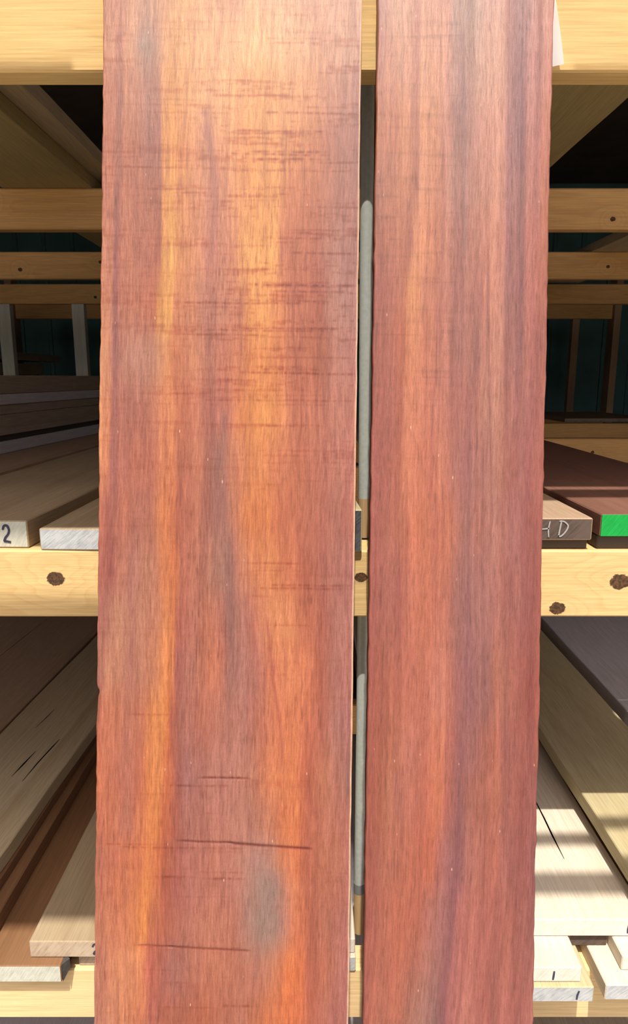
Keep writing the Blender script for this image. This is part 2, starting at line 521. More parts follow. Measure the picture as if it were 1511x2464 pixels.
def big_board(name, label, edges, y_front, lean, thick, z_top, du, dv, rows, painter, ragged, mat, illum, group=None):
    """edges: picture columns of the two long edges at the top and bottom rows of the frame."""
    tl = math.tan(lean)

    def hit(px, py):       # on the plane y = y_front - (1.925 - z) * tl
        d = ray(px, py)
        t = (y_front - (1.925 - EYE) * tl) / (d[1] - d[2] * tl)
        return CAMP + d * t
    TL, TR, BL, BR = hit(edges[0], 0), hit(edges[1], 0), hit(edges[2], 2464), hit(edges[3], 2464)
    nrm = np.array([0, math.cos(lean), -math.sin(lean)])
    mid_t, mid_b = (TL + TR) / 2, (BL + BR) / 2
    ez = mid_t - mid_b
    ez -= nrm * (ez @ nrm)
    ez /= np.linalg.norm(ez)
    ex = np.cross(nrm, ez)
    O = mid_b - ez * (mid_b[2] / ez[2])          # foot of the centre line at floor level
    O += ez * 0.0

    def loc(p): return np.array([(p - O) @ ex, (p - O) @ ez])
    lTL, lTR, lBL, lBR = loc(TL), loc(TR), loc(BL), loc(BR)
    L = (z_top) / ez[2]
    zb, zt = lBL[1], lTL[1]
    vis = np.arange(zb - 0.03, min(zt + 0.03, L), dv)
    zz = np.concatenate([np.linspace(0.004, zb - 0.04, 30), vis, np.linspace(vis[-1] + 0.01, L, 8)])
    nu = int(round((lTR[0] - lTL[0]) / du)) + 1
    u1 = np.linspace(0, 1, nu)
    U, Zl = np.meshgrid(u1, zz)
    eL = lBL[0] + (lTL[0] - lBL[0]) * (zz - lBL[1]) / (lTL[1] - lBL[1])
    eR = lBR[0] + (lTR[0] - lBR[0]) * (zz - lBR[1]) / (lTR[1] - lBR[1])
    ROW = 2464 * (zt - Zl) / (zt - zb)
    rl, rr_ = ragged(ROW[:, 0])
    X = eL[:, None] + (eR - eL)[:, None] * U
    X = X + rl[:, None] * np.clip(1 - U / 0.02, 0, 1) + rr_[:, None] * np.clip(1 - (1 - U) / 0.02, 0, 1)
    rgb, relief = painter(U, ROW)
    Y = relief
    nz = len(zz)
    n_grid = nz * nu
    co = np.stack([X, Y, Zl], -1).reshape(-1, 3)
    backL = np.stack([X[:, 0], np.full(nz, thick), zz], -1)
    backR = np.stack([X[:, -1], np.full(nz, thick), zz], -1)
    co = np.concatenate([co, backL, backR])
    idx = np.arange(n_grid).reshape(nz, nu)
    q = np.stack([idx[:-1, :-1], idx[:-1, 1:], idx[1:, 1:], idx[1:, :-1]], -1).reshape(-1, 4)
    bL = n_grid + np.arange(nz)
    bR = bL + nz
    sL = np.stack([bL[:-1], idx[:-1, 0], idx[1:, 0], bL[1:]], -1)
    sR = np.stack([idx[:-1, -1], bR[:-1], bR[1:], idx[1:, -1]], -1)
    bk = np.stack([bR[:-1], bL[:-1], bL[1:], bR[1:]], -1)
    quads = np.concatenate([q, sL, sR, bk])
    faces_n = len(quads)
    cap0 = np.concatenate([[bL[0]], [bR[0]], idx[0, ::-1]])
    cap1 = np.concatenate([[bR[-1]], [bL[-1]], idx[-1, :]])
    me = bpy.data.meshes.new(name)
    me.vertices.add(len(co))
    me.vertices.foreach_set('co', co.astype(np.float32).ravel())
    loops = np.concatenate([quads.ravel(), cap0, cap1]).astype(np.int32)
    me.loops.add(len(loops))
    me.loops.foreach_set('vertex_index', loops)
    starts = np.concatenate([np.arange(faces_n) * 4, [faces_n * 4, faces_n * 4 + len(cap0)]]).astype(np.int32)
    me.polygons.add(len(starts))
    me.polygons.foreach_set('loop_start', starts)
    me.update(calc_edges=True)
    me.validate()
    alb = to_lin(rgb) / (np.array([1.29, 0.96, 0.91]) * illum)
    alb = np.clip(alb, 0.004, 0.85).reshape(-1, 3)
    alb = np.concatenate([alb, alb.reshape(nz, nu, 3)[:, 0], alb.reshape(nz, nu, 3)[:, -1]])
    at = me.color_attributes.new('figure', 'FLOAT_COLOR', 'POINT')
    at.data.foreach_set('color', np.concatenate([alb, np.ones((len(alb), 1))], 1).astype(np.float32).ravel())
    me.materials.append(mat)
    o = link_mesh(name, me)
    o.matrix_world = Matrix(((ex[0], nrm[0], ez[0], O[0]), (ex[1], nrm[1], ez[1], O[1]), (ex[2], nrm[2], ez[2], O[2]), (0, 0, 0, 1)))
    return tag(o, label, 'board', group)


ROWS_L = [  # upper rows paler: sheen of light at the top kept in the colours
 (0, [(0,200,118,88),(.05,192,110,86),(.1,212,134,102),(.17,190,125,102),(.22,196,122,92),(.26,220,140,92),(.3,228,150,92),(.42,220,140,96),(.52,214,134,98),(.57,228,152,104),(.7,226,154,112),(.8,216,140,108),(.9,206,134,106),(1,198,128,108)]),
 (100, [(0,204,122,90),(.04,200,122,92),(.062,180,98,80),(.09,212,132,100),(.13,214,138,106),(.17,176,116,98),(.2,184,116,94),(.235,222,142,96),(.28,226,144,84),(.36,228,150,100),(.45,230,152,102),(.6,234,160,106),(.75,228,154,108),(.84,204,128,96),(.9,206,134,106),(.96,200,132,106),(1,192,122,104)]),
 (210, [(0,192,106,80),(.045,186,102,78),(.062,160,86,72),(.09,198,116,88),(.14,186,108,86),(.18,160,96,84),(.22,168,98,80),(.235,222,136,84),(.26,222,134,70),(.3,218,132,76),(.38,224,144,94),(.45,226,146,96),(.54,228,142,84),(.62,226,138,78),(.72,222,138,84),(.8,210,126,82),(.88,186,108,82),(.95,176,104,88),(1,160,92,84)]),
 (350, [(0,180,92,70),(.045,184,94,70),(.062,146,76,64),(.085,188,102,76),(.13,182,98,74),(.18,150,82,70),(.225,150,80,66),(.235,220,128,70),(.27,224,134,66),(.3,212,120,66),(.36,210,122,80),(.41,176,102,78),(.44,206,120,82),(.5,212,124,76),(.57,218,126,66),(.66,220,132,70),(.74,212,120,68),(.82,186,96,58),(.87,168,88,66),(.93,168,96,80),(1,142,78,74)]),
 (470, [(0,184,98,74),(.045,178,92,70),(.062,136,68,62),(.085,184,98,74),(.14,170,88,68),(.225,156,80,62),(.238,218,130,70),(.27,220,136,66),(.3,206,116,66),(.37,206,120,82),(.43,176,98,80),(.47,196,112,82),(.53,216,126,76),(.6,222,130,68),(.67,220,130,68),(.73,196,100,62),(.8,178,88,58),(.87,168,88,66),(.93,164,94,80),(1,152,86,78)]),
 (600, [(0,190,106,80),(.045,180,98,74),(.058,132,64,60),(.085,190,102,78),(.14,168,88,68),(.225,166,82,62),(.238,220,134,72),(.28,222,140,70),(.31,206,118,70),(.38,206,118,82),(.42,184,100,82),(.48,194,108,84),(.52,204,114,80),(.54,224,136,76),(.62,226,138,70),(.685,222,134,70),(.7,184,92,62),(.78,170,82,56),(.84,162,76,56),(.875,164,90,74),(.93,160,96,86),(1,150,86,80)]),
 (730, [(0,198,112,80),(.04,190,106,78),(.056,132,66,62),(.085,182,98,74),(.15,170,88,66),(.21,178,86,60),(.22,214,128,66),(.27,222,140,68),(.29,198,106,68),(.36,200,114,80),(.4,168,94,78),(.47,182,102,80),(.54,192,104,74),(.57,218,126,66),(.64,218,128,66),(.69,204,108,62),(.74,178,88,60),(.8,170,82,58),(.86,150,66,48),(.88,166,92,78),(.94,168,104,92),(1,156,92,86)]),
 (850, [(0,206,122,82),(.04,194,112,82),(.054,140,74,70),(.085,170,98,80),(.14,178,108,90),(.2,176,108,88),(.23,190,114,84),(.26,206,120,72),(.285,186,94,58),(.32,190,102,68),(.38,190,106,76),(.42,166,90,72),(.47,184,96,74),(.54,192,100,66),(.58,206,110,58),(.65,210,114,58),(.7,194,98,56),(.75,180,90,62),(.83,162,76,50),(.88,156,78,60),(.9,166,92,76),(.95,170,98,86),(1,166,92,84)]),
 (980, [(0,212,122,80),(.038,206,114,78),(.05,146,74,66),(.08,162,84,70),(.14,164,86,70),(.2,174,92,70),(.25,200,106,68),(.28,206,112,70),(.31,182,88,60),(.38,184,96,72),(.43,160,82,70),(.5,184,96,74),(.55,206,108,58),(.63,214,120,60),(.7,206,112,62),(.75,188,96,66),(.85,172,86,66),(.92,176,98,80),(1,172,92,80)]),
 (1100, [(0,214,122,80),(.035,204,110,76),(.048,150,78,68),(.08,168,86,72),(.14,172,86,66),(.2,170,84,66),(.24,198,104,70),(.28,202,104,62),(.315,172,86,62),(.38,182,96,70),(.43,158,84,70),(.465,138,82,72),(.5,172,94,72),(.55,194,104,70),(.59,206,112,62),(.66,202,106,62),(.71,184,92,60),(.8,178,88,62),(.87,170,88,70),(.93,174,96,80),(1,170,90,78)]),
 (1230, [(0,184,92,70),(.04,154,72,62),(.06,154,78,66),(.1,174,88,66),(.15,158,82,68),(.2,172,92,72),(.245,202,104,60),(.29,198,98,58),(.315,166,78,60),(.38,176,92,70),(.43,150,80,68),(.47,142,82,72),(.52,176,96,74),(.58,196,98,54),(.66,200,100,54),(.7,186,90,56),(.78,172,82,58),(.86,168,84,66),(.93,158,84,70),(1,166,84,72)]),
 (1350, [(0,164,80,66),(.05,154,74,66),(.08,172,92,74),(.13,160,90,78),(.18,176,102,80),(.22,174,98,76),(.25,200,104,62),(.295,200,98,56),(.32,170,84,64),(.38,174,92,72),(.43,164,92,74),(.48,142,86,74),(.51,138,84,74),(.55,176,96,74),(.61,196,104,66),(.68,206,112,66),(.74,194,96,62),(.81,170,80,58),(.88,162,82,68),(.94,160,88,78),(1,158,86,78)]),
 (1480, [(0,154,78,68),(.04,162,92,76),(.08,176,106,82),(.13,168,96,80),(.18,182,106,82),(.23,180,100,74),(.26,206,112,66),(.295,202,104,58),(.315,168,80,64),(.38,166,88,72),(.43,176,92,68),(.48,166,86,70),(.52,140,82,74),(.57,158,88,78),(.62,184,96,74),(.68,208,116,74),(.76,204,110,70),(.8,176,84,58),(.88,160,76,60),(.94,162,90,80),(1,158,86,78)]),
 (1600, [(0,152,80,70),(.04,178,104,80),(.08,182,106,80),(.12,162,90,76),(.17,178,102,80),(.22,184,102,72),(.255,206,110,62),(.29,202,102,52),(.308,160,76,66),(.34,152,78,68),(.38,166,90,74),(.44,186,94,68),(.48,180,92,70),(.52,146,86,76),(.57,154,88,80),(.63,166,88,76),(.68,190,94,64),(.75,200,104,68),(.81,196,98,64),(.87,162,74,54),(.93,162,90,80),(1,160,86,80)]),
 (1720, [(0,172,82,62),(.06,186,94,66),(.12,164,86,68),(.18,184,94,66),(.21,204,108,58),(.25,208,114,58),(.278,200,98,50),(.295,160,72,54),(.33,150,80,70),(.42,172,88,70),(.5,164,90,76),(.58,160,90,80),(.65,176,88,66),(.71,196,96,62),(.77,198,98,62),(.83,178,82,58),(.88,160,76,60),(.94,156,90,82),(1,156,84,80)]),
 (1860, [(0,188,90,60),(.06,180,88,64),(.12,160,80,66),(.17,180,86,60),(.2,204,104,56),(.25,206,110,58),(.28,190,86,50),(.31,152,70,56),(.35,148,82,78),(.42,160,88,78),(.52,166,94,82),(.6,170,96,80),(.66,186,94,62),(.72,202,102,62),(.77,204,102,60),(.815,180,80,54),(.84,164,74,54),(.89,170,90,66),(.95,158,86,74),(1,136,80,76)]),
 (1970, [(0,178,84,60),(.06,184,90,62),(.12,162,84,68),(.17,190,92,58),(.21,208,108,56),(.24,208,108,54),(.265,186,82,48),(.31,158,70,52),(.35,152,80,72),(.42,164,88,76),(.52,168,94,80),(.6,164,94,80),(.68,176,92,68),(.73,206,102,62),(.79,206,100,58),(.83,166,74,54),(.9,168,86,66),(1,160,84,74)]),
 (2060, [(0,168,84,66),(.07,176,84,62),(.13,192,94,60),(.17,196,94,58),(.205,208,106,56),(.24,196,92,52),(.27,170,76,50),(.31,150,68,56),(.36,162,84,74),(.46,172,92,76),(.56,168,96,82),(.63,160,100,92),(.68,162,96,84),(.73,204,104,68),(.79,204,98,58),(.83,164,74,54),(.88,166,82,60),(.94,166,88,66),(1,158,82,74)]),
 (2130, [(0,172,88,68),(.07,188,92,62),(.13,192,96,62),(.17,200,100,56),(.2,210,110,54),(.235,188,90,52),(.27,166,72,52),(.3,150,66,56),(.36,162,84,74),(.46,170,90,74),(.56,166,92,80),(.62,154,96,88),(.66,136,96,88),(.7,152,96,90),(.75,196,100,72),(.79,200,98,62),(.83,164,74,54),(.9,162,82,60),(1,158,80,72)]),
 (2210, [(0,178,96,72),(.08,190,96,66),(.13,196,100,64),(.17,206,108,56),(.2,212,112,54),(.22,176,84,52),(.26,178,82,58),(.29,160,74,58),(.36,164,86,72),(.46,178,96,76),(.55,170,90,74),(.6,154,96,86),(.66,128,96,88),(.7,148,96,90),(.74,176,98,86),(.78,200,96,62),(.81,190,88,58),(.85,160,74,54),(.92,156,80,64),(1,150,76,70)]),
 (2330, [(0,180,100,80),(.08,202,112,78),(.14,204,114,76),(.19,206,108,68),(.215,176,76,62),(.25,166,76,62),(.3,148,78,70),(.38,160,82,66),(.46,178,92,68),(.55,176,92,70),(.63,170,90,74),(.7,184,92,62),(.76,206,92,46),(.81,200,88,46),(.84,172,76,54),(.9,166,80,60),(.96,160,84,72),(1,150,76,74)]),
 (2464, [(0,176,98,82),(.08,190,106,76),(.15,194,102,68),(.19,186,92,62),(.22,164,74,62),(.28,166,78,58),(.35,152,70,52),(.43,164,74,50),(.5,176,88,66),(.58,168,88,70),(.66,184,88,52),(.76,206,92,48),(.81,196,86,50),(.85,172,78,58),(.92,164,84,72),(1,150,76,72)]),
]
ROWS_R = [  # pale pinkish top rows hold sun gloss as colour
 (0, [(0,172,104,94),(.05,196,124,106),(.1,208,138,112),(.17,202,130,104),(.22,198,120,102),(.24,214,136,112),(.35,214,136,112),(.4,212,132,112),(.43,184,128,116),(.5,174,124,112),(.56,188,136,120),(.62,206,140,124),(.72,208,140,122),(.735,184,114,104),(.8,164,108,104),(.86,178,118,112),(.9,206,134,122),(.92,180,106,96),(.95,214,138,122),(1,206,124,110)]),
 (150, [(0,178,100,84),(.06,194,114,90),(.12,196,120,94),(.2,202,124,98),(.225,188,108,92),(.25,216,136,106),(.34,216,136,106),(.4,212,132,110),(.44,178,118,106),(.5,168,112,104),(.56,190,130,114),(.64,206,138,118),(.72,206,136,116),(.74,178,112,102),(.79,158,100,96),(.83,148,92,92),(.87,190,118,110),(.91,192,118,108),(.925,164,94,88),(.95,206,126,110),(1,194,110,96)]),
 (300, [(0,188,104,72),(.06,184,100,74),(.11,178,94,70),(.15,202,118,82),(.21,192,108,82),(.228,168,92,72),(.245,208,124,88),(.35,208,124,92),(.38,196,118,96),(.42,192,116,98),(.455,160,100,90),(.5,150,96,88),(.56,186,116,102),(.64,202,126,106),(.73,200,124,104),(.745,168,104,98),(.8,148,92,92),(.84,138,84,84),(.87,182,108,98),(.905,186,108,98),(.92,158,88,82),(.95,200,114,94),(1,184,98,80)]),
 (430, [(0,172,92,72),(.08,172,94,70),(.15,190,106,76),(.2,186,104,78),(.235,160,84,66),(.25,204,120,90),(.34,204,118,88),(.385,178,100,78),(.4,200,122,102),(.46,170,106,94),(.5,150,92,84),(.52,176,110,96),(.6,186,114,96),(.7,194,118,98),(.74,190,114,96),(.752,160,96,92),(.8,160,96,90),(.84,138,82,80),(.87,180,104,92),(.91,176,98,86),(.92,154,82,74),(.95,196,108,86),(1,180,94,72)]),
 (550, [(0,164,84,66),(.08,166,88,66),(.15,176,94,70),(.2,168,88,70),(.225,206,120,86),(.28,206,116,82),(.37,188,104,78),(.385,186,106,84),(.42,190,110,90),(.47,164,94,82),(.51,150,86,78),(.53,174,102,86),(.6,182,106,88),(.64,196,116,94),(.74,190,112,92),(.76,158,92,88),(.81,152,88,82),(.84,140,80,78),(.875,182,100,88),(.91,170,90,78),(.925,158,80,70),(.96,192,102,80),(1,178,92,68)]),
 (680, [(0,154,76,64),(.08,162,82,66),(.16,170,88,66),(.18,186,98,66),(.2,210,124,82),(.25,206,118,78),(.28,186,104,78),(.34,190,104,78),(.375,184,102,84),(.44,178,100,84),(.47,154,86,76),(.53,162,92,80),(.61,170,96,82),(.62,154,82,72),(.64,194,112,92),(.73,190,110,92),(.76,152,88,82),(.82,150,84,78),(.85,138,76,74),(.88,176,96,82),(.92,160,82,72),(.96,182,94,76),(1,172,88,70)]),
 (800, [(0,154,76,62),(.1,164,82,64),(.17,176,86,60),(.19,196,104,70),(.24,206,116,80),(.28,190,100,74),(.34,186,100,76),(.375,176,96,78),(.42,184,102,84),(.455,152,84,72),(.5,158,90,80),(.55,164,94,80),(.6,142,80,72),(.64,186,108,90),(.74,184,110,90),(.76,156,88,78),(.82,152,86,80),(.85,134,76,72),(.88,168,92,80),(.92,164,84,74),(.95,150,76,66),(1,172,90,74)]),
 (950, [(0,154,74,62),(.1,160,80,66),(.165,166,80,60),(.18,200,106,76),(.26,204,110,82),(.34,186,96,76),(.355,172,88,74),(.37,196,108,86),(.43,184,100,82),(.455,158,84,72),(.52,164,88,76),(.56,148,80,72),(.61,168,94,78),(.65,178,106,90),(.73,182,108,88),(.77,158,86,74),(.81,168,94,82),(.84,146,76,70),(.88,164,90,80),(.92,146,74,68),(1,170,88,72)]),
 (1100, [(0,154,74,64),(.1,160,78,64),(.165,164,80,58),(.18,204,108,78),(.24,200,104,76),(.33,192,98,74),(.35,174,84,70),(.37,200,106,78),(.44,186,100,80),(.48,164,90,78),(.56,146,80,76),(.61,166,94,82),(.655,158,90,78),(.7,170,100,86),(.75,172,98,80),(.79,158,84,72),(.84,150,76,68),(.87,166,90,82),(.91,144,70,66),(.95,164,84,74),(1,164,80,66)]),
 (1250, [(0,152,72,62),(.1,164,82,66),(.18,170,86,64),(.25,196,98,70),(.35,186,94,68),(.37,176,86,68),(.45,190,98,72),(.5,170,92,76),(.56,140,80,74),(.62,172,94,80),(.65,156,86,74),(.72,174,102,90),(.77,166,92,78),(.81,156,86,80),(.87,162,88,80),(.9,142,70,64),(1,160,78,66)]),
 (1400, [(0,150,70,60),(.1,160,82,68),(.16,156,76,64),(.25,186,94,72),(.31,192,98,72),(.38,178,88,68),(.45,180,94,74),(.5,150,84,76),(.57,136,78,74),(.62,156,90,82),(.7,164,94,86),(.76,166,90,78),(.82,146,74,66),(.87,164,88,78),(.91,140,68,64),(1,152,72,60)]),
 (1640, [(0,154,70,56),(.1,164,80,62),(.2,172,84,66),(.32,180,90,70),(.42,186,100,82),(.47,176,92,74),(.52,150,80,74),(.575,138,76,76),(.64,148,84,80),(.7,146,82,76),(.74,166,88,70),(.8,152,80,66),(.86,164,82,70),(.9,148,70,58),(.94,138,60,52),(1,150,68,56)]),
 (1780, [(0,154,70,56),(.08,160,76,56),(.15,170,86,64),(.25,174,90,74),(.34,182,90,70),(.43,186,94,68),(.49,164,82,70),(.545,136,72,70),(.61,146,80,76),(.68,162,84,70),(.75,170,84,66),(.8,148,74,66),(.85,152,76,66),(.9,150,72,62),(.95,142,66,58),(1,152,72,58)]),
 (1900, [(0,154,68,54),(.08,162,78,56),(.13,170,90,66),(.2,164,84,68),(.25,174,88,70),(.34,184,88,68),(.42,186,92,62),(.47,166,80,66),(.545,130,68,68),(.6,152,80,68),(.68,162,82,66),(.76,168,86,66),(.81,146,72,62),(.86,160,80,68),(.91,142,64,56),(.96,150,74,66),(1,146,70,62)]),
 (2060, [(0,154,68,54),(.1,164,82,64),(.2,168,82,62),(.3,178,84,62),(.38,178,80,56),(.45,158,82,76),(.5,138,74,74),(.55,128,68,70),(.6,162,86,76),(.7,162,80,66),(.76,168,82,66),(.82,156,80,72),(.86,150,74,66),(.92,142,66,60),(1,140,70,68)]),
 (2200, [(0,156,70,58),(.1,166,80,62),(.2,172,80,58),(.3,176,84,64),(.37,160,84,72),(.44,152,84,78),(.5,132,68,70),(.55,166,84,76),(.63,168,84,72),(.72,160,78,66),(.79,150,72,62),(.84,168,84,70),(.88,146,70,60),(1,146,74,70)]),
 (2464, [(0,160,74,60),(.1,166,82,64),(.2,174,84,64),(.28,158,88,74),(.36,150,90,80),(.42,128,76,72),(.46,128,66,68),(.52,166,84,78),(.62,172,90,78),(.72,160,76,66),(.77,140,68,60),(.82,172,86,74),(.88,152,72,64),(1,160,80,70)]),
]
# saw marks of the left board: (row, column from, column to, depth)
SAW = [(66, 330, 520, .3), (86, 620, 730, .3), (160, 360, 560, .25), (166, 760, 868, .5), (206, 540, 720, .3), (247, 720, 868, .5), (262, 620, 868, .75), (264, 490, 560, .4),
       (305, 560, 800, .7), (311, 540, 790, .6), (322, 540, 700, .4), (355, 600, 800, 1.0), (361, 540, 800, .9), (372, 600, 800, .9), (378, 300, 480, .3), (395, 250, 460, .4),
       (399, 540, 860, .45), (440, 600, 720, .4), (446, 345, 470, .6), (455, 410, 520, .5), (462, 580, 700, .5), (470, 580, 680, .4), (540, 690, 800, .4), (548, 680, 800, .4),
       (560, 640, 790, .4), (578, 560, 660, .3), (595, 690, 868, .7), (634, 600, 800, .4), (672, 590, 868, .9), (676, 620, 820, .5), (687, 650, 850, .7), (710, 600, 800, .5),
       (716, 420, 740, .6), (730, 560, 640, .3), (776, 560, 820, .6), (781, 420, 800, .6), (792, 420, 650, .6), (796, 600, 800, .4), (845, 660, 860, .4), (868, 600, 740, .5),
       (874, 620, 780, .5), (883, 560, 868, .65), (934, 400, 520, .4), (948, 480, 860, .5), (958, 640, 800, .3), (1010, 580, 740, .35), (1098, 620, 720, .35), (1150, 620, 690, .3),
       (1340, 590, 740, .5), (1357, 600, 740, .35), (1392, 640, 860, .55), (1400, 600, 860, .5), (1420, 590, 660, .35), (1490, 640, 760, .25), (1709, 300, 420, .5),
       (1861, 480, 600, 1.0), (1880, 370, 560, .6), (1947, 480, 540, .3), (2024, 232, 420, .45), (2031, 280, 590, .5), (2090, 460, 600, .3), (2103, 345, 480, .6), (2106, 480, 600, .7),
       (2150, 400, 560, .25), (2274, 320, 610, .35), (2361, 390, 460, .5), (2416, 520, 630, .75), (2420, 380, 520, .3), (2330, 330, 440, .3)]


def paint_left(U, R):
    px = 249 - 23 * R / 2464 + U * (622 - 10 * R / 2464)
    warp = 0.008 * (vnoise(U * 9, R / 140, 3) - 0.5) + 0.006 * (vnoise(U * 40, R / 60, 4) - 0.5)
    warp *= np.clip(U / 0.05, 0, 1) * np.clip((1 - U) / 0.05, 0, 1)
    c = figure(ROWS_L, U, R, warp)
    c = np.array([182.0, 100.0, 76.0]) + 0.80 * (c - np.array([182.0, 100.0, 76.0]))
    # fine streaks along the grain
    s = vnoise(U * 150 + vnoise(U * 7, R / 260, 21) * 5, R / 190, 5) * 0.5 + vnoise(U * 60 + vnoise(U * 5, R / 300, 22) * 4, R / 330, 6) * 0.5
    s2 = vnoise(U * 260 + vnoise(U * 9, R / 120, 23) * 6, R / 45, 15)
    k = 1 + 0.20 * (s - 0.5) + 0.16 * (s2 - 0.5)
    c = c * np.stack([k ** 0.8, k ** 1.1, k ** 1.1], -1)
    # ripple of faint saw lines across, strongest on the upper right half
    zone = np.clip((R + 40) / 200, 0, 1) * np.clip((1240 - R) / 500, 0, 1) * (0.45 + 0.75 * np.clip((U - 0.3) / 0.3, 0, 1))
    zone = zone + 0.22
    rp = vnoise(U * 4, R / 6.0, 7) * 0.40 + vnoise(U * 34, R / 5.0, 8) * 0.30 + vnoise(U * 3, R / 24, 9) * 0.38 + (vnoise(U * 170, R / 14.0, 18) - 0.5) * 0.22
    rip = np.clip(rp - 0.60, 0, 1) * 2.4 * zone
    k = 1 - 0.20 * rip
    c = c * np.stack([k ** 0.8, k ** 1.8, k ** 2.2], -1)
    rel = 0.0 * rip
    dark = np.zeros_like(U)
    for (y, x0, x1, d) in SAW:
        m = (R > y - 12) & (R < y + 12)
        yy = y + 2.0 * (vnoise(px[m] / 60, px[m] * 0 + y, 11) - 0.5)
        wd = 1.6 + 1.6 * d
        f = np.exp(-((R[m] - yy) / wd) ** 2) * np.clip((px[m] - x0) / 26, 0, 1) * np.clip((x1 - px[m]) / 26, 0, 1)
        brk = 0.05 + 1.4 * vnoise(px[m] / 7, px[m] * 0 + y * 3, 12)
        dark[m] = np.maximum(dark[m], f * d * brk)
    # the long slanting gouge low on the board and the shorter one beneath it
    for (xa, ya, xb, yb, w, d) in ((430, 2015, 560, 2018, 2.6, 1.1), (540, 2018, 748, 2030, 3.4, 1.6), (330, 2270, 420, 2274, 2.2, .8), (400, 2273, 600, 2281, 2.8, 1.0), (480, 1861, 600, 1862, 2.4, .7)):
        t = np.clip((px - xa) / (xb - xa), 0, 1)
        yl = ya + (yb - ya) * t + 1.5 * (vnoise(px / 30, px * 0, 19) - .5)
        f = np.exp(-((R - yl) / w) ** 2) * np.clip((px - xa) / 20 + 0.5, 0, 1) * np.clip((xb - px) / 14 + 0.5, 0, 1)
        dark = np.maximum(dark, f * d)
        rel = rel + 0.0008 * f
    k = np.clip(1 - 0.25 * dark, 0.35, 1)
    c = c * np.stack([k ** 0.85, k ** 1.7, k ** 2.0], -1)
    # short dark vertical fibres
    vf = np.clip(vnoise(U * 330 + vnoise(U * 6, R / 200, 24) * 4, R / 34, 16) - 0.74, 0, 1) * 3.2 * np.clip(vnoise(U * 8, R / 130, 17) - 0.3, 0, 1)
    k = 1 - 0.45 * vf
    c = c * np.stack([k, k ** 1.4, k ** 1.5], -1)
    # mineral patch low right and grey smudges near the top left
    for (x, y, rx, ry, col, a) in ((640, 2180, 52, 140, (158, 108, 94), .55), (655, 2160, 24, 80, (136, 96, 86), .5), (352, 112, 26, 48, (146, 100, 90), .55),
                                   (345, 90, 20, 16, (178, 128, 116), .5), (812, 92, 11, 16, (166, 92, 66), .7), (498, 285, 9, 22, (172, 94, 82), .5), (492, 265, 6, 10, (168, 92, 84), .5)):
        q = ((px - x) / rx) ** 2 + ((R - y) / ry) ** 2
        f = np.exp(-q * 1.1) * a * (0.55 + 0.9 * vnoise(px / 16, R / 22, 13))
        f = np.clip(f, 0, 1)[..., None]
        c = c * (1 - f) + np.array(col, float) * f
    # dark wavering streak of the middle
    for pts, wd, col, a in ((((495, 270), (505, 330), (517, 400), (520, 470), (512, 560), (505, 640)), 8, (168, 92, 80), .55),
                            (((540, 960), (538, 1060), (536, 1160), (548, 1300), (552, 1430), (560, 1560)), 9, (136, 80, 74), .4),
                            (((590, 640), (585, 720), (580, 800), (592, 900), (586, 980)), 3, (176, 92, 66), .5),
                            (((690, 560), (712, 640), (704, 760), (716, 900), (726, 980), (722, 1080)), 3, (150, 66, 46), .5),
                            (((640, 1460), (650, 1540), (660, 1640), (672, 1720), (680, 1800), (672, 1850)), 4, (158, 70, 56), .5)):
        p = np.array(pts, float)
        xl = np.interp(R, p[:, 1], p[:, 0])
        inside = np.clip((R - p[0, 1]) / 30, 0, 1) * np.clip((p[-1, 1] - R) / 30, 0, 1)
        f = (np.exp(-((px - xl) / wd) ** 2) * inside * a * (0.5 + vnoise(px / 6, R / 30, 14)))[..., None]
        f = np.clip(f, 0, 1)
        c = c * (1 - f) + np.array(col, float) * f
    # paler line along the right edge
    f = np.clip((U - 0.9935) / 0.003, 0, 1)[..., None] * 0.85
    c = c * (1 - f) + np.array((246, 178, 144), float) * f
    return np.clip(c, 10, 250), rel


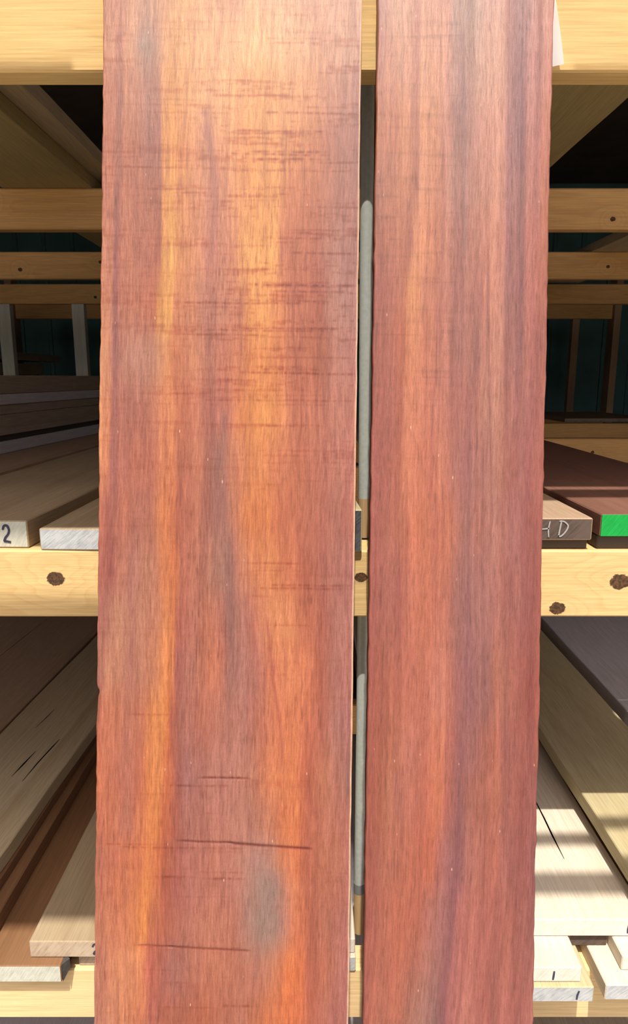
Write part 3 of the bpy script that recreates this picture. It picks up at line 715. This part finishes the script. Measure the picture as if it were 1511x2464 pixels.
def paint_right(U, R):
    warp = 0.010 * (vnoise(U * 8, R / 170, 33) - 0.5) + 0.005 * (vnoise(U * 40, R / 80, 34) - 0.5)
    warp *= np.clip(U / 0.05, 0, 1) * np.clip((1 - U) / 0.05, 0, 1)
    c = figure(ROWS_R, U, R, warp)
    c = np.array([168.0, 94.0, 80.0]) + 0.84 * (c - np.array([168.0, 94.0, 80.0]))
    drift = -0.00003 * R + 0.02 * np.clip((R - 1900) / 560, 0, 1) ** 2 * 4
    s = vnoise((U + drift) * 90 + vnoise(U * 5, R / 400, 41) * 3, R / 420, 35) * 0.5 + vnoise((U + drift) * 45 + vnoise(U * 4, R / 420, 42) * 3, R / 600, 36) * 0.5
    s2 = vnoise((U + drift) * 190 + vnoise(U * 7, R / 160, 43) * 5, R / 60, 45)
    k = 1 + 0.19 * (s - 0.5) + 0.11 * (s2 - 0.5)
    c = c * np.stack([k ** 0.9, k ** 1.1, k ** 1.1], -1)
    rp = vnoise(U * 3, R / 8, 37) * 0.5 + vnoise(U * 9, R / 5, 38) * 0.5
    rip = np.clip(rp - 0.6, 0, 1) * np.clip((0.62 - U) / 0.2, 0, 1) * np.clip((1200 - R) / 300, 0, 1)
    c = c * (1 - 0.3 * rip)[..., None]
    vf = np.clip(vnoise(U * 230 + vnoise(U * 6, R / 200, 44) * 3, R / 30, 46) - 0.74, 0, 1) * 3.0
    c = c * (1 - 0.20 * vf)[..., None]
    px = 911 - 36 * R / 2464 + U * (421 - 15 * R / 2464)
    for pts, wd, col, a in ((((1010, 0), (1008, 120), (1004, 230), (1008, 330), (1006, 440)), 3, (168, 92, 78), .5),
                            (((1112, 60), (1116, 200), (1118, 340), (1122, 480), (1118, 600)), 5, (152, 96, 88), .5),
                            (((1300, 0), (1296, 150), (1292, 260), (1296, 430), (1290, 560)), 4, (160, 90, 82), .5),
                            (((1068, 330), (1070, 480), (1064, 600), (1058, 800), (1056, 980), (1050, 1160)), 3, (160, 82, 68), .5),
                            (((1175, 560), (1174, 700), (1178, 880), (1180, 1010), (1184, 1190), (1180, 1300)), 3, (142, 76, 66), .5),
                            (((1232, 0), (1216, 120), (1218, 260), (1220, 420)), 3, (174, 106, 96), .5),
                            (((1110, 1920), (1098, 2100), (1090, 2180), (1076, 2300), (1060, 2464)), 8, (126, 64, 64), .45)):
        p = np.array(pts, float)
        xl = np.interp(R, p[:, 1], p[:, 0])
        inside = np.clip((R - p[0, 1]) / 30 + .3, 0, 1) * np.clip((p[-1, 1] - R) / 30 + .3, 0, 1)
        f = np.clip(np.exp(-((px - xl) / wd) ** 2) * inside * a * (0.5 + vnoise(px / 6, R / 40, 47)), 0, 1)[..., None]
        c = c * (1 - f) + np.array(col, float) * f
    return np.clip(c, 10, 250), np.zeros_like(U)


def ragged_left(R):
    l = 0.0009 * (vnoise(R / 22, R * 0, 51) - 0.5) + 0.0012 * (vnoise(R / 95, R * 0, 52) - 0.5)
    l = l + 0.0012 * np.exp(-((R - 1655) / 8) ** 2) + 0.0011 * np.clip((R - 1640) / 10, 0, 1) * np.clip((1740 - R) / 40, 0, 1)
    r = 0.0006 * (vnoise(R / 60, R * 0, 53) - 0.5)
    return l, r


def ragged_right(R):
    return 0.0010 * (vnoise(R / 30, R * 0, 54) - 0.5), 0.0012 * (vnoise(R / 26, R * 0, 55) - 0.5) + 0.0012 * (vnoise(R / 110, R * 0, 56) - 0.5)


M['hard_l'] = paint_material('orange_red_hardwood', 0.50, 0.45, 0.80, 1.16)
M['hard_r'] = paint_material('brown_red_hardwood', 0.48, 0.45, 0.84, 1.14)
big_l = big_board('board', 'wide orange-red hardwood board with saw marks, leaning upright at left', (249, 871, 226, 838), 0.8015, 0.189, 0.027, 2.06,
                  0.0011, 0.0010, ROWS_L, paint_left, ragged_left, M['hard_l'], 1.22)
big_r = big_board('board', 'narrower red-brown hardwood board with straight streaks, leaning upright at right', (911, 1332, 875, 1281), 0.8015, 0.176, 0.027, 2.06,
                  0.0011, 0.0016, ROWS_R, paint_right, ragged_right, M['hard_r'], 1.20)


# paper tucked behind the right board
def paper_sheet():
    bm = bmesh.new()
    rows = []
    for j in range(9):
        t = j / 8
        row = []
        for i in range(7):
            s = i / 6
            xr = 0.2775 - 0.0125 * t - 0.003 * t * t
            xl = 0.205
            x = xl + (xr - xl) * s
            z = 1.829 + 0.0115 * s * (1 - t) + t * 0.085
            y = 0.8255 - 0.0035 * (s ** 2) * (1 - t * 0.6)
            row.append(bm.verts.new((x, y, z)))
        rows.append(row)
    for a, b in zip(rows, rows[1:]):
        for k in range(6): bm.faces.new((a[k], a[k + 1], b[k + 1], b[k]))
    bmesh.ops.solidify(bm, geom=bm.faces[:], thickness=0.0003)
    bmesh.ops.recalc_face_normals(bm, faces=bm.faces)
    me = bpy.data.meshes.new('paper_sheet')
    bm.to_mesh(me)
    bm.free()
    me.materials.append(M['paper'])
    return tag(link_mesh('paper_sheet', me), 'white paper sheet sticking out behind the top right edge of the right board', 'paper')


paper_sheet()

# ------------------------------------------------------------------ boards of the top shelf, seen from below
board('olive brown board on the top shelf at left, seen from below', -0.715, -0.510, 0.90, 2.36, 1.9255, 1.956, M['olive'], M['tan_end'])
board('brown board overhanging the olive board on the top shelf at left', -0.64, -0.466, 0.92, 2.3, 1.9565, 1.986, M['ash'], M['tan_end'])
board('wide brown board on the top shelf at right, seen from below', 0.20, 0.490, 0.90, 2.34, 1.9255, 1.955, M['olive'], M['tan_end'])
board('board far back on the top shelf at right, a pale corner under the second beam', 0.962, 1.22, 1.72, 3.2, 1.9255, 1.955, M['ash'], M['tan_end'])
board('board far back on the top shelf at left, edge under the second beam', -0.713, -0.50, 2.365, 4.0, 1.9255, 1.950, M['ash'], M['tan_end'])

# ------------------------------------------------------------------ middle shelf, left
b2 = board('pale board with black 2 on its sage grey end, middle shelf at left', -0.605, -0.372, 0.845, 3.1, 1.2815, 1.318, M['ash'], M['sage_end'], yaw=-0.03)
stroke('number_mark', glyph(smooth_pts(TWO), 0.083, 0.007, 0.011, 0.023), 0.0028, M['marker'], b2, label='handwritten black 2')
bg = board('board with a bluish grey rough-sawn end, beside the board marked 2', -0.353, -0.180, 0.8285, 3.5, 1.2815, 1.3100, M['ash'], M['grey_end'], yaw=-0.03)
stroke('number_mark', [(-0.0035, 0.019), (-0.0045, 0.011), (-0.0045, 0.003)], 0.003, M['marker'], bg, label='black marker stroke')
board('thick board with a black end, in the gap between the red boards', -0.012, 0.0610, 0.82, 2.9, 1.2815, 1.3365, M['cream'], M['dark_end'], yaw=0.05, wob=0.0005)
board('dark brown board on the middle shelf at far left, below the stack', -0.97, -0.625, 0.90, 3.1, 1.2815, 1.318, M['walnut'], M['tan_end'], yaw=-0.03)
STK = 'boards stacked on the middle shelf at far left'
yw = -0.066
for lab, inset, za, zb, mt in (
        ('grey-faced board at the bottom of the far left stack, above the dark brown board', 0.0, 1.3185, 1.347, 'grey_slab'),
        ('dark filler strip standing for the shadow gap of the far left stack', 0.012, 1.3475, 1.3615, 'shed_dark'),  # dark strip added where the stack only has a shaded gap
        ('thick brown board just above the shadow gap of the far left stack', 0.0, 1.362, 1.4105, 'dusty'),
        ('brownish grey board in the middle of the far left stack', 0.002, 1.411, 1.434, 'dusty'),
        ('light grey board second from the top of the far left stack', -0.002, 1.4345, 1.4595, 'grey_slab'),
        ('thick brown board on top of the far left stack', 0.003, 1.460, 1.5045, 'dusty')):
    o = board(lab, -1.1, -0.79 - inset, 1.0, 3.05, za, zb, M[mt], M['tan_end'], yaw=yw, group=STK)
    # right face runs from x = -0.745 at y 1.58 to x = -0.705 at y 2.2
for lab, xr, yr, za, zb in (
        ('thick timber low in the rear stack behind the left posts', -1.62, 4.0, 1.2815, 1.40),
        ('thick timber in the middle of the rear stack behind the left posts', -1.62, 4.0, 1.4005, 1.515),
        ('board second from the top of the rear stack, its end short of the post', -1.60, 4.02, 1.5155, 1.575),
        ('top board of the rear stack, its pale edge level with the post', -1.555, 4.18, 1.5905, 1.628)):
    board(lab, max(xr - 0.3, -1.748), xr, 3.35, yr, za, zb, M['dusty'], M['tan_end'], group='boards stacked behind the left posts')
board('thin stick between the upper two boards of the rear stack', -1.74, -1.60, 3.6, 3.64, 1.5755, 1.590, M['dusty'], M['tan_end'], cuts=0, cat='stick', name='spacer_stick')

# ------------------------------------------------------------------ middle shelf, right
hd = board('brown board with chalk letters HD on its dark end, middle shelf at right', 0.140, 0.3560, 0.829, 3.4, 1.2950, 1.324, M['walnut'], M['walnut_end'])
LET_H = [[(0.0, 1.0), (0.03, 0.5), (0.0, 0.0)], [(0.62, 1.0), (0.55, 0.5), (0.6, 0.0)], [(0.0, 0.5), (0.3, 0.52), (0.62, 0.56)]]
LET_D = [[(0.2, 0.95), (0.1, 0.5), (0.0, 0.0)], [(0.0, 1.0), (0.5, 0.98), (0.95, 0.7), (0.7, 0.3), (0.25, 0.02), (-0.05, 0.06)]]
for s in LET_H: stroke('letter_mark', glyph(smooth_pts(s, 4), 0.040, 0.004, 0.021, 0.021), 0.0016, M['chalk'], hd, label='white chalk letter H')
for s in LET_D: stroke('letter_mark', glyph(smooth_pts(s, 4), 0.065, 0.005, 0.012, 0.020), 0.0018, M['chalk'], hd, label='white chalk letter D')
gb = board('dark red board with a bright green painted end, middle shelf at right', 0.3660, 0.640, 0.829, 3.4, 1.3000, 1.329, M['redwood'], M['redwood'])
ge = link_mesh('painted_end', box_mesh('painted_end', -0.1362, 0.1362, -0.0008, -0.0001, 0.0005, 0.0285, [M['green_paint']], None, 0.0002), gb)
ge['label'] = 'bright green painted end'
board('thin stick under the HD chalked board, dark to stand for gap shade', 0.141, 0.3545, 0.838, 0.866, 1.2815, 1.2945, M['shed_dark'], M['shed_dark'], cuts=0, cat='stick', name='spacer_stick')  # runs the full width, coloured dark as the shaded gap below the board
board('stick under the green-ended board, dark to stand for gap shade', 0.3675, 0.632, 0.838, 0.866, 1.2815, 1.2995, M['shed_dark'], M['shed_dark'], cuts=0, cat='stick', name='spacer_stick')  # dark colour stands for the shade under the board
for yy, wh in ((2.435, 'third'), (3.245, 'fourth')):
    board('dark stick under the HD and green-ended boards on the %s beam back' % wh, 0.16, 0.62, yy, yy + 0.03, 1.2815, 1.2945, M['shed_dark'], M['shed_dark'], cuts=0, cat='stick', name='spacer_stick', group='sticks on the rear middle beams')
board('dark board lying far back on the middle shelf at right', 1.24, 1.70, 3.32, 3.98, 1.2815, 1.300, M['walnut'], M['tan_end'], yaw=0.03)

# ------------------------------------------------------------------ lower shelf, left
board('dark brown board at the far left of the lower shelf, beyond the thin seam', -1.2, -0.914, 0.86, 3.4, 0.7175, 0.742, M['walnut'], M['tan_end'], yaw=-0.05)
board('wide dim brown board between two seams on the lower shelf at left', -0.911, -0.709, 0.84, 3.4, 0.7175, 0.745, M['walnut'], M['tan_end'], yaw=-0.05)
bearer = link_mesh('bearer', box_mesh('bearer', -1.25, -0.70, 0.05, 2.5, 0.6415, 0.717, [M['walnut'], M['tan_end']], 'Y'), rack)
tl = board('wide pale board with black knots and grey right edge, lower shelf left', -0.705, -0.512, 0.80, 3.3, 0.7175, 0.745, M['poplar'], M['tan_end'], yaw=-0.05, wob=0.004)
board('thin brown board under the wide pale board on the lower shelf at left', -0.69, -0.502, 0.81, 3.3, 0.6985, 0.717, M['cherry'], M['tan_end'], yaw=-0.02)
board('reddish brown board second from the bottom under the wide pale board at left', -0.68, -0.480, 0.80, 3.3, 0.6705, 0.698, M['cherry'], M['tan_end'])
rb = board('grey-ended board with a dark bark corner, bottom left of the lower shelf', -0.66, -0.3645, 0.808, 3.3, 0.6415, 0.670, M['cherry'], M['sage_end'])
pb = board('tan-ended board with a black 2, on the bark-cornered board at lower left', -0.414, -0.12, 0.8215, 3.4, 0.6705, 0.698, M['ash'], M['tan_end'])
stroke('number_mark', glyph(smooth_pts(TWO), -0.0555 - 0.0, 0.006, 0.012, 0.019) if False else glyph(smooth_pts(TWO), -0.056, 0.005, 0.012, 0.018), 0.0026, M['marker'], pb, label='handwritten black 2')
board('tan board under the tan-ended board marked 2, set back on the beam', -0.350, -0.13, 0.836, 3.3, 0.6415, 0.670, M['ash'], M['tan_end'])
# bark sliver on the corner of the bottom left board
bk = bmesh.new()
vs = [bk.verts.new(p) for p in ((0.1480, 0.001, 0.0285), (0.1565, 0.012, 0.0290), (0.1565, 0.012, 0.014), (0.1490, 0.001, 0.0005), (0.1470, 0.02, 0.0285), (0.1470, 0.02, 0.0005))]
for f in ((0, 1, 2, 3), (1, 4, 5, 2), (0, 4, 1), (3, 2, 5), (0, 3, 5, 4)): bk.faces.new([vs[i] for i in f])
bmesh.ops.recalc_face_normals(bk, faces=bk.faces)
me = bpy.data.meshes.new('bark')
bk.to_mesh(me)
bk.free()
me.materials.append(M['bark'])
link_mesh('bark', me, rb)['label'] = 'dark bark corner'
# two boards whose ends show in the slot between the red boards, low down
board('lower of two pale board ends between the red boards, on the lower beam', -0.11, 0.0615, 0.826, 3.2, 0.6415, 0.667, M['maple'], M['grey_end'], wob=0.0005)
board('upper of two pale board ends between the red boards, above the lower beam', -0.11, 0.0605, 0.832, 3.2, 0.6675, 0.6925, M['maple'], M['maple_end'], wob=0.0005)

# ------------------------------------------------------------------ lower shelf, right
z2 = board('grey rough-ended board with a black 1, bottom of the lower right stack', 0.14, 0.391, 0.777, 3.3, 0.6415, 0.667, M['cream'], M['grey_end'])
stroke('number_mark', [(0.1045, 0.019), (0.1025, 0.012), (0.102, 0.005)], 0.0026, M['marker'], z2, label='handwritten black 1')
z1 = board('pale-ended board with a black 1, second up in the lower right stack', 0.13, 0.375, 0.784, 3.3, 0.6675, 0.692, M['maple'], M['maple_end'])
stroke('number_mark', [(0.0835, 0.0185), (0.083, 0.010), (0.0825, 0.0045)], 0.0028, M['marker'], z1, label='handwritten black 1')
yb = board('wide white sunlit board with a thin crack, top of the lower right stack', 0.165, 0.492, 0.836, 3.5, 0.6925, 0.7215, M['maple'], M['maple_end'])
stroke('number_mark', [(0.1335, 0.022), (0.1325, 0.012), (0.1325, 0.006)], 0.0024, M['marker'], yb, label='black marker stroke')
# crack: a sliver let into the top face
ck = bmesh.new()
cp = [(0.084, 0.125, 0.0004), (0.0845, 0.18, 0.0015), (0.086, 0.23, 0.0014), (0.087, 0.33, 0.0004)]
rows_ = []
for x, y, w in cp: rows_.append([ck.verts.new((x - w, y, 0.0293)), ck.verts.new((x + w, y, 0.0293))])
for a, b in zip(rows_, rows_[1:]): ck.faces.new((a[0], a[1], b[1], b[0]))
bmesh.ops.solidify(ck, geom=ck.faces[:], thickness=0.0003)
bmesh.ops.recalc_face_normals(ck, faces=ck.faces)
me = bpy.data.meshes.new('crack')
ck.to_mesh(me)
ck.free()
me.materials.append(plain('crack_wood', (0.38, 0.30, 0.22), 0.9, 0.1, nscale=300))
link_mesh('crack', me, yb)


def sliver(parent, top, pts, mat):
    # dark checks and bark pockets: a slim lens of wood set flush in the top face (world x, y and half width)
    bm = bmesh.new()
    inv = Matrix.Translation(parent.location) @ Matrix.Rotation(parent.rotation_euler.z, 4, 'Z')
    inv = inv.inverted()
    rows = []
    for i, (x, y, w) in enumerate(pts):
        p = inv @ Vector((x, y, 0))
        rows.append([bm.verts.new((p.x - w * 0.6, p.y, top)), bm.verts.new((p.x + w * 0.6, p.y, top))])
    for a, b in zip(rows, rows[1:]): bm.faces.new((a[0], a[1], b[1], b[0]))
    bmesh.ops.solidify(bm, geom=bm.faces[:], thickness=0.0003)
    bmesh.ops.recalc_face_normals(bm, faces=bm.faces)
    me = bpy.data.meshes.new('crack')
    bm.to_mesh(me)
    bm.free()
    me.materials.append(mat)
    return link_mesh('crack', me, parent)


for pts in (((-0.583, 1.155, 0.0006), (-0.578, 1.20, 0.003), (-0.573, 1.245, 0.0006)), ((-0.556, 1.14, 0.0008), (-0.552, 1.20, 0.0020), (-0.545, 1.26, 0.0024), (-0.541, 1.29, 0.0008)),
            ((-0.612, 1.335, 0.0006), (-0.606, 1.38, 0.0015), (-0.602, 1.42, 0.0006)), ((-0.556, 1.60, 0.0006), (-0.551, 1.66, 0.003), (-0.546, 1.71, 0.0006))):
    sliver(tl, 0.0278, pts, M['bark'])
board('brown spacer stick under the white sunlit board, between the two right stacks', 0.380, 0.4375, 0.845, 0.875, 0.6675, 0.692, M['walnut'], M['walnut_end'], cuts=0, cat='stick', name='spacer_stick')
z3 = board('grey streaky-ended board at the bottom right corner of the lower shelf', 0.4085, 0.66, 0.780, 3.3, 0.6415, 0.669 - 0.002, M['maple'], M['grey_end'])
board('cream-ended board on the streaky grey one, at the bottom right corner', 0.4395, 0.66, 0.803, 3.3, 0.6675, 0.6915, M['maple'], M['maple_end'])
board('dark filler for the shade under the yellowish board on the lower shelf at right', 0.5, 0.655, 0.86, 3.4, 0.6925, 0.7475, M['walnut'], M['walnut_end'])  # added dark fill where there is only shadow between the boards
board('yellowish board with a pale left edge, right of the white sunlit board', 0.476, 0.666, 0.83, 3.5, 0.748, 0.775, M['cream'], M['maple_end'])
board('wide grey slab with dark streaks at the right edge of the lower shelf', 0.69, 0.98, 0.85, 3.5, 0.6415, 0.775, M['grey_slab'], M['tan_end'], yaw=-0.008)

# ------------------------------------------------------------------ on the ground under the rack
for i, (x, lab) in enumerate(((-0.66, 'grey-green board on the ground under the rack at left'), (-0.1, 'grey board on the ground under the rack, behind the left red board'), (0.46, 'brown board on the ground under the rack at right'))):
    board(lab, x - 0.26, x + 0.26, 0.95, 3.4, 0.0, 0.12, M['dusty' if i == 2 else 'grey_slab'], M['tan_end'])
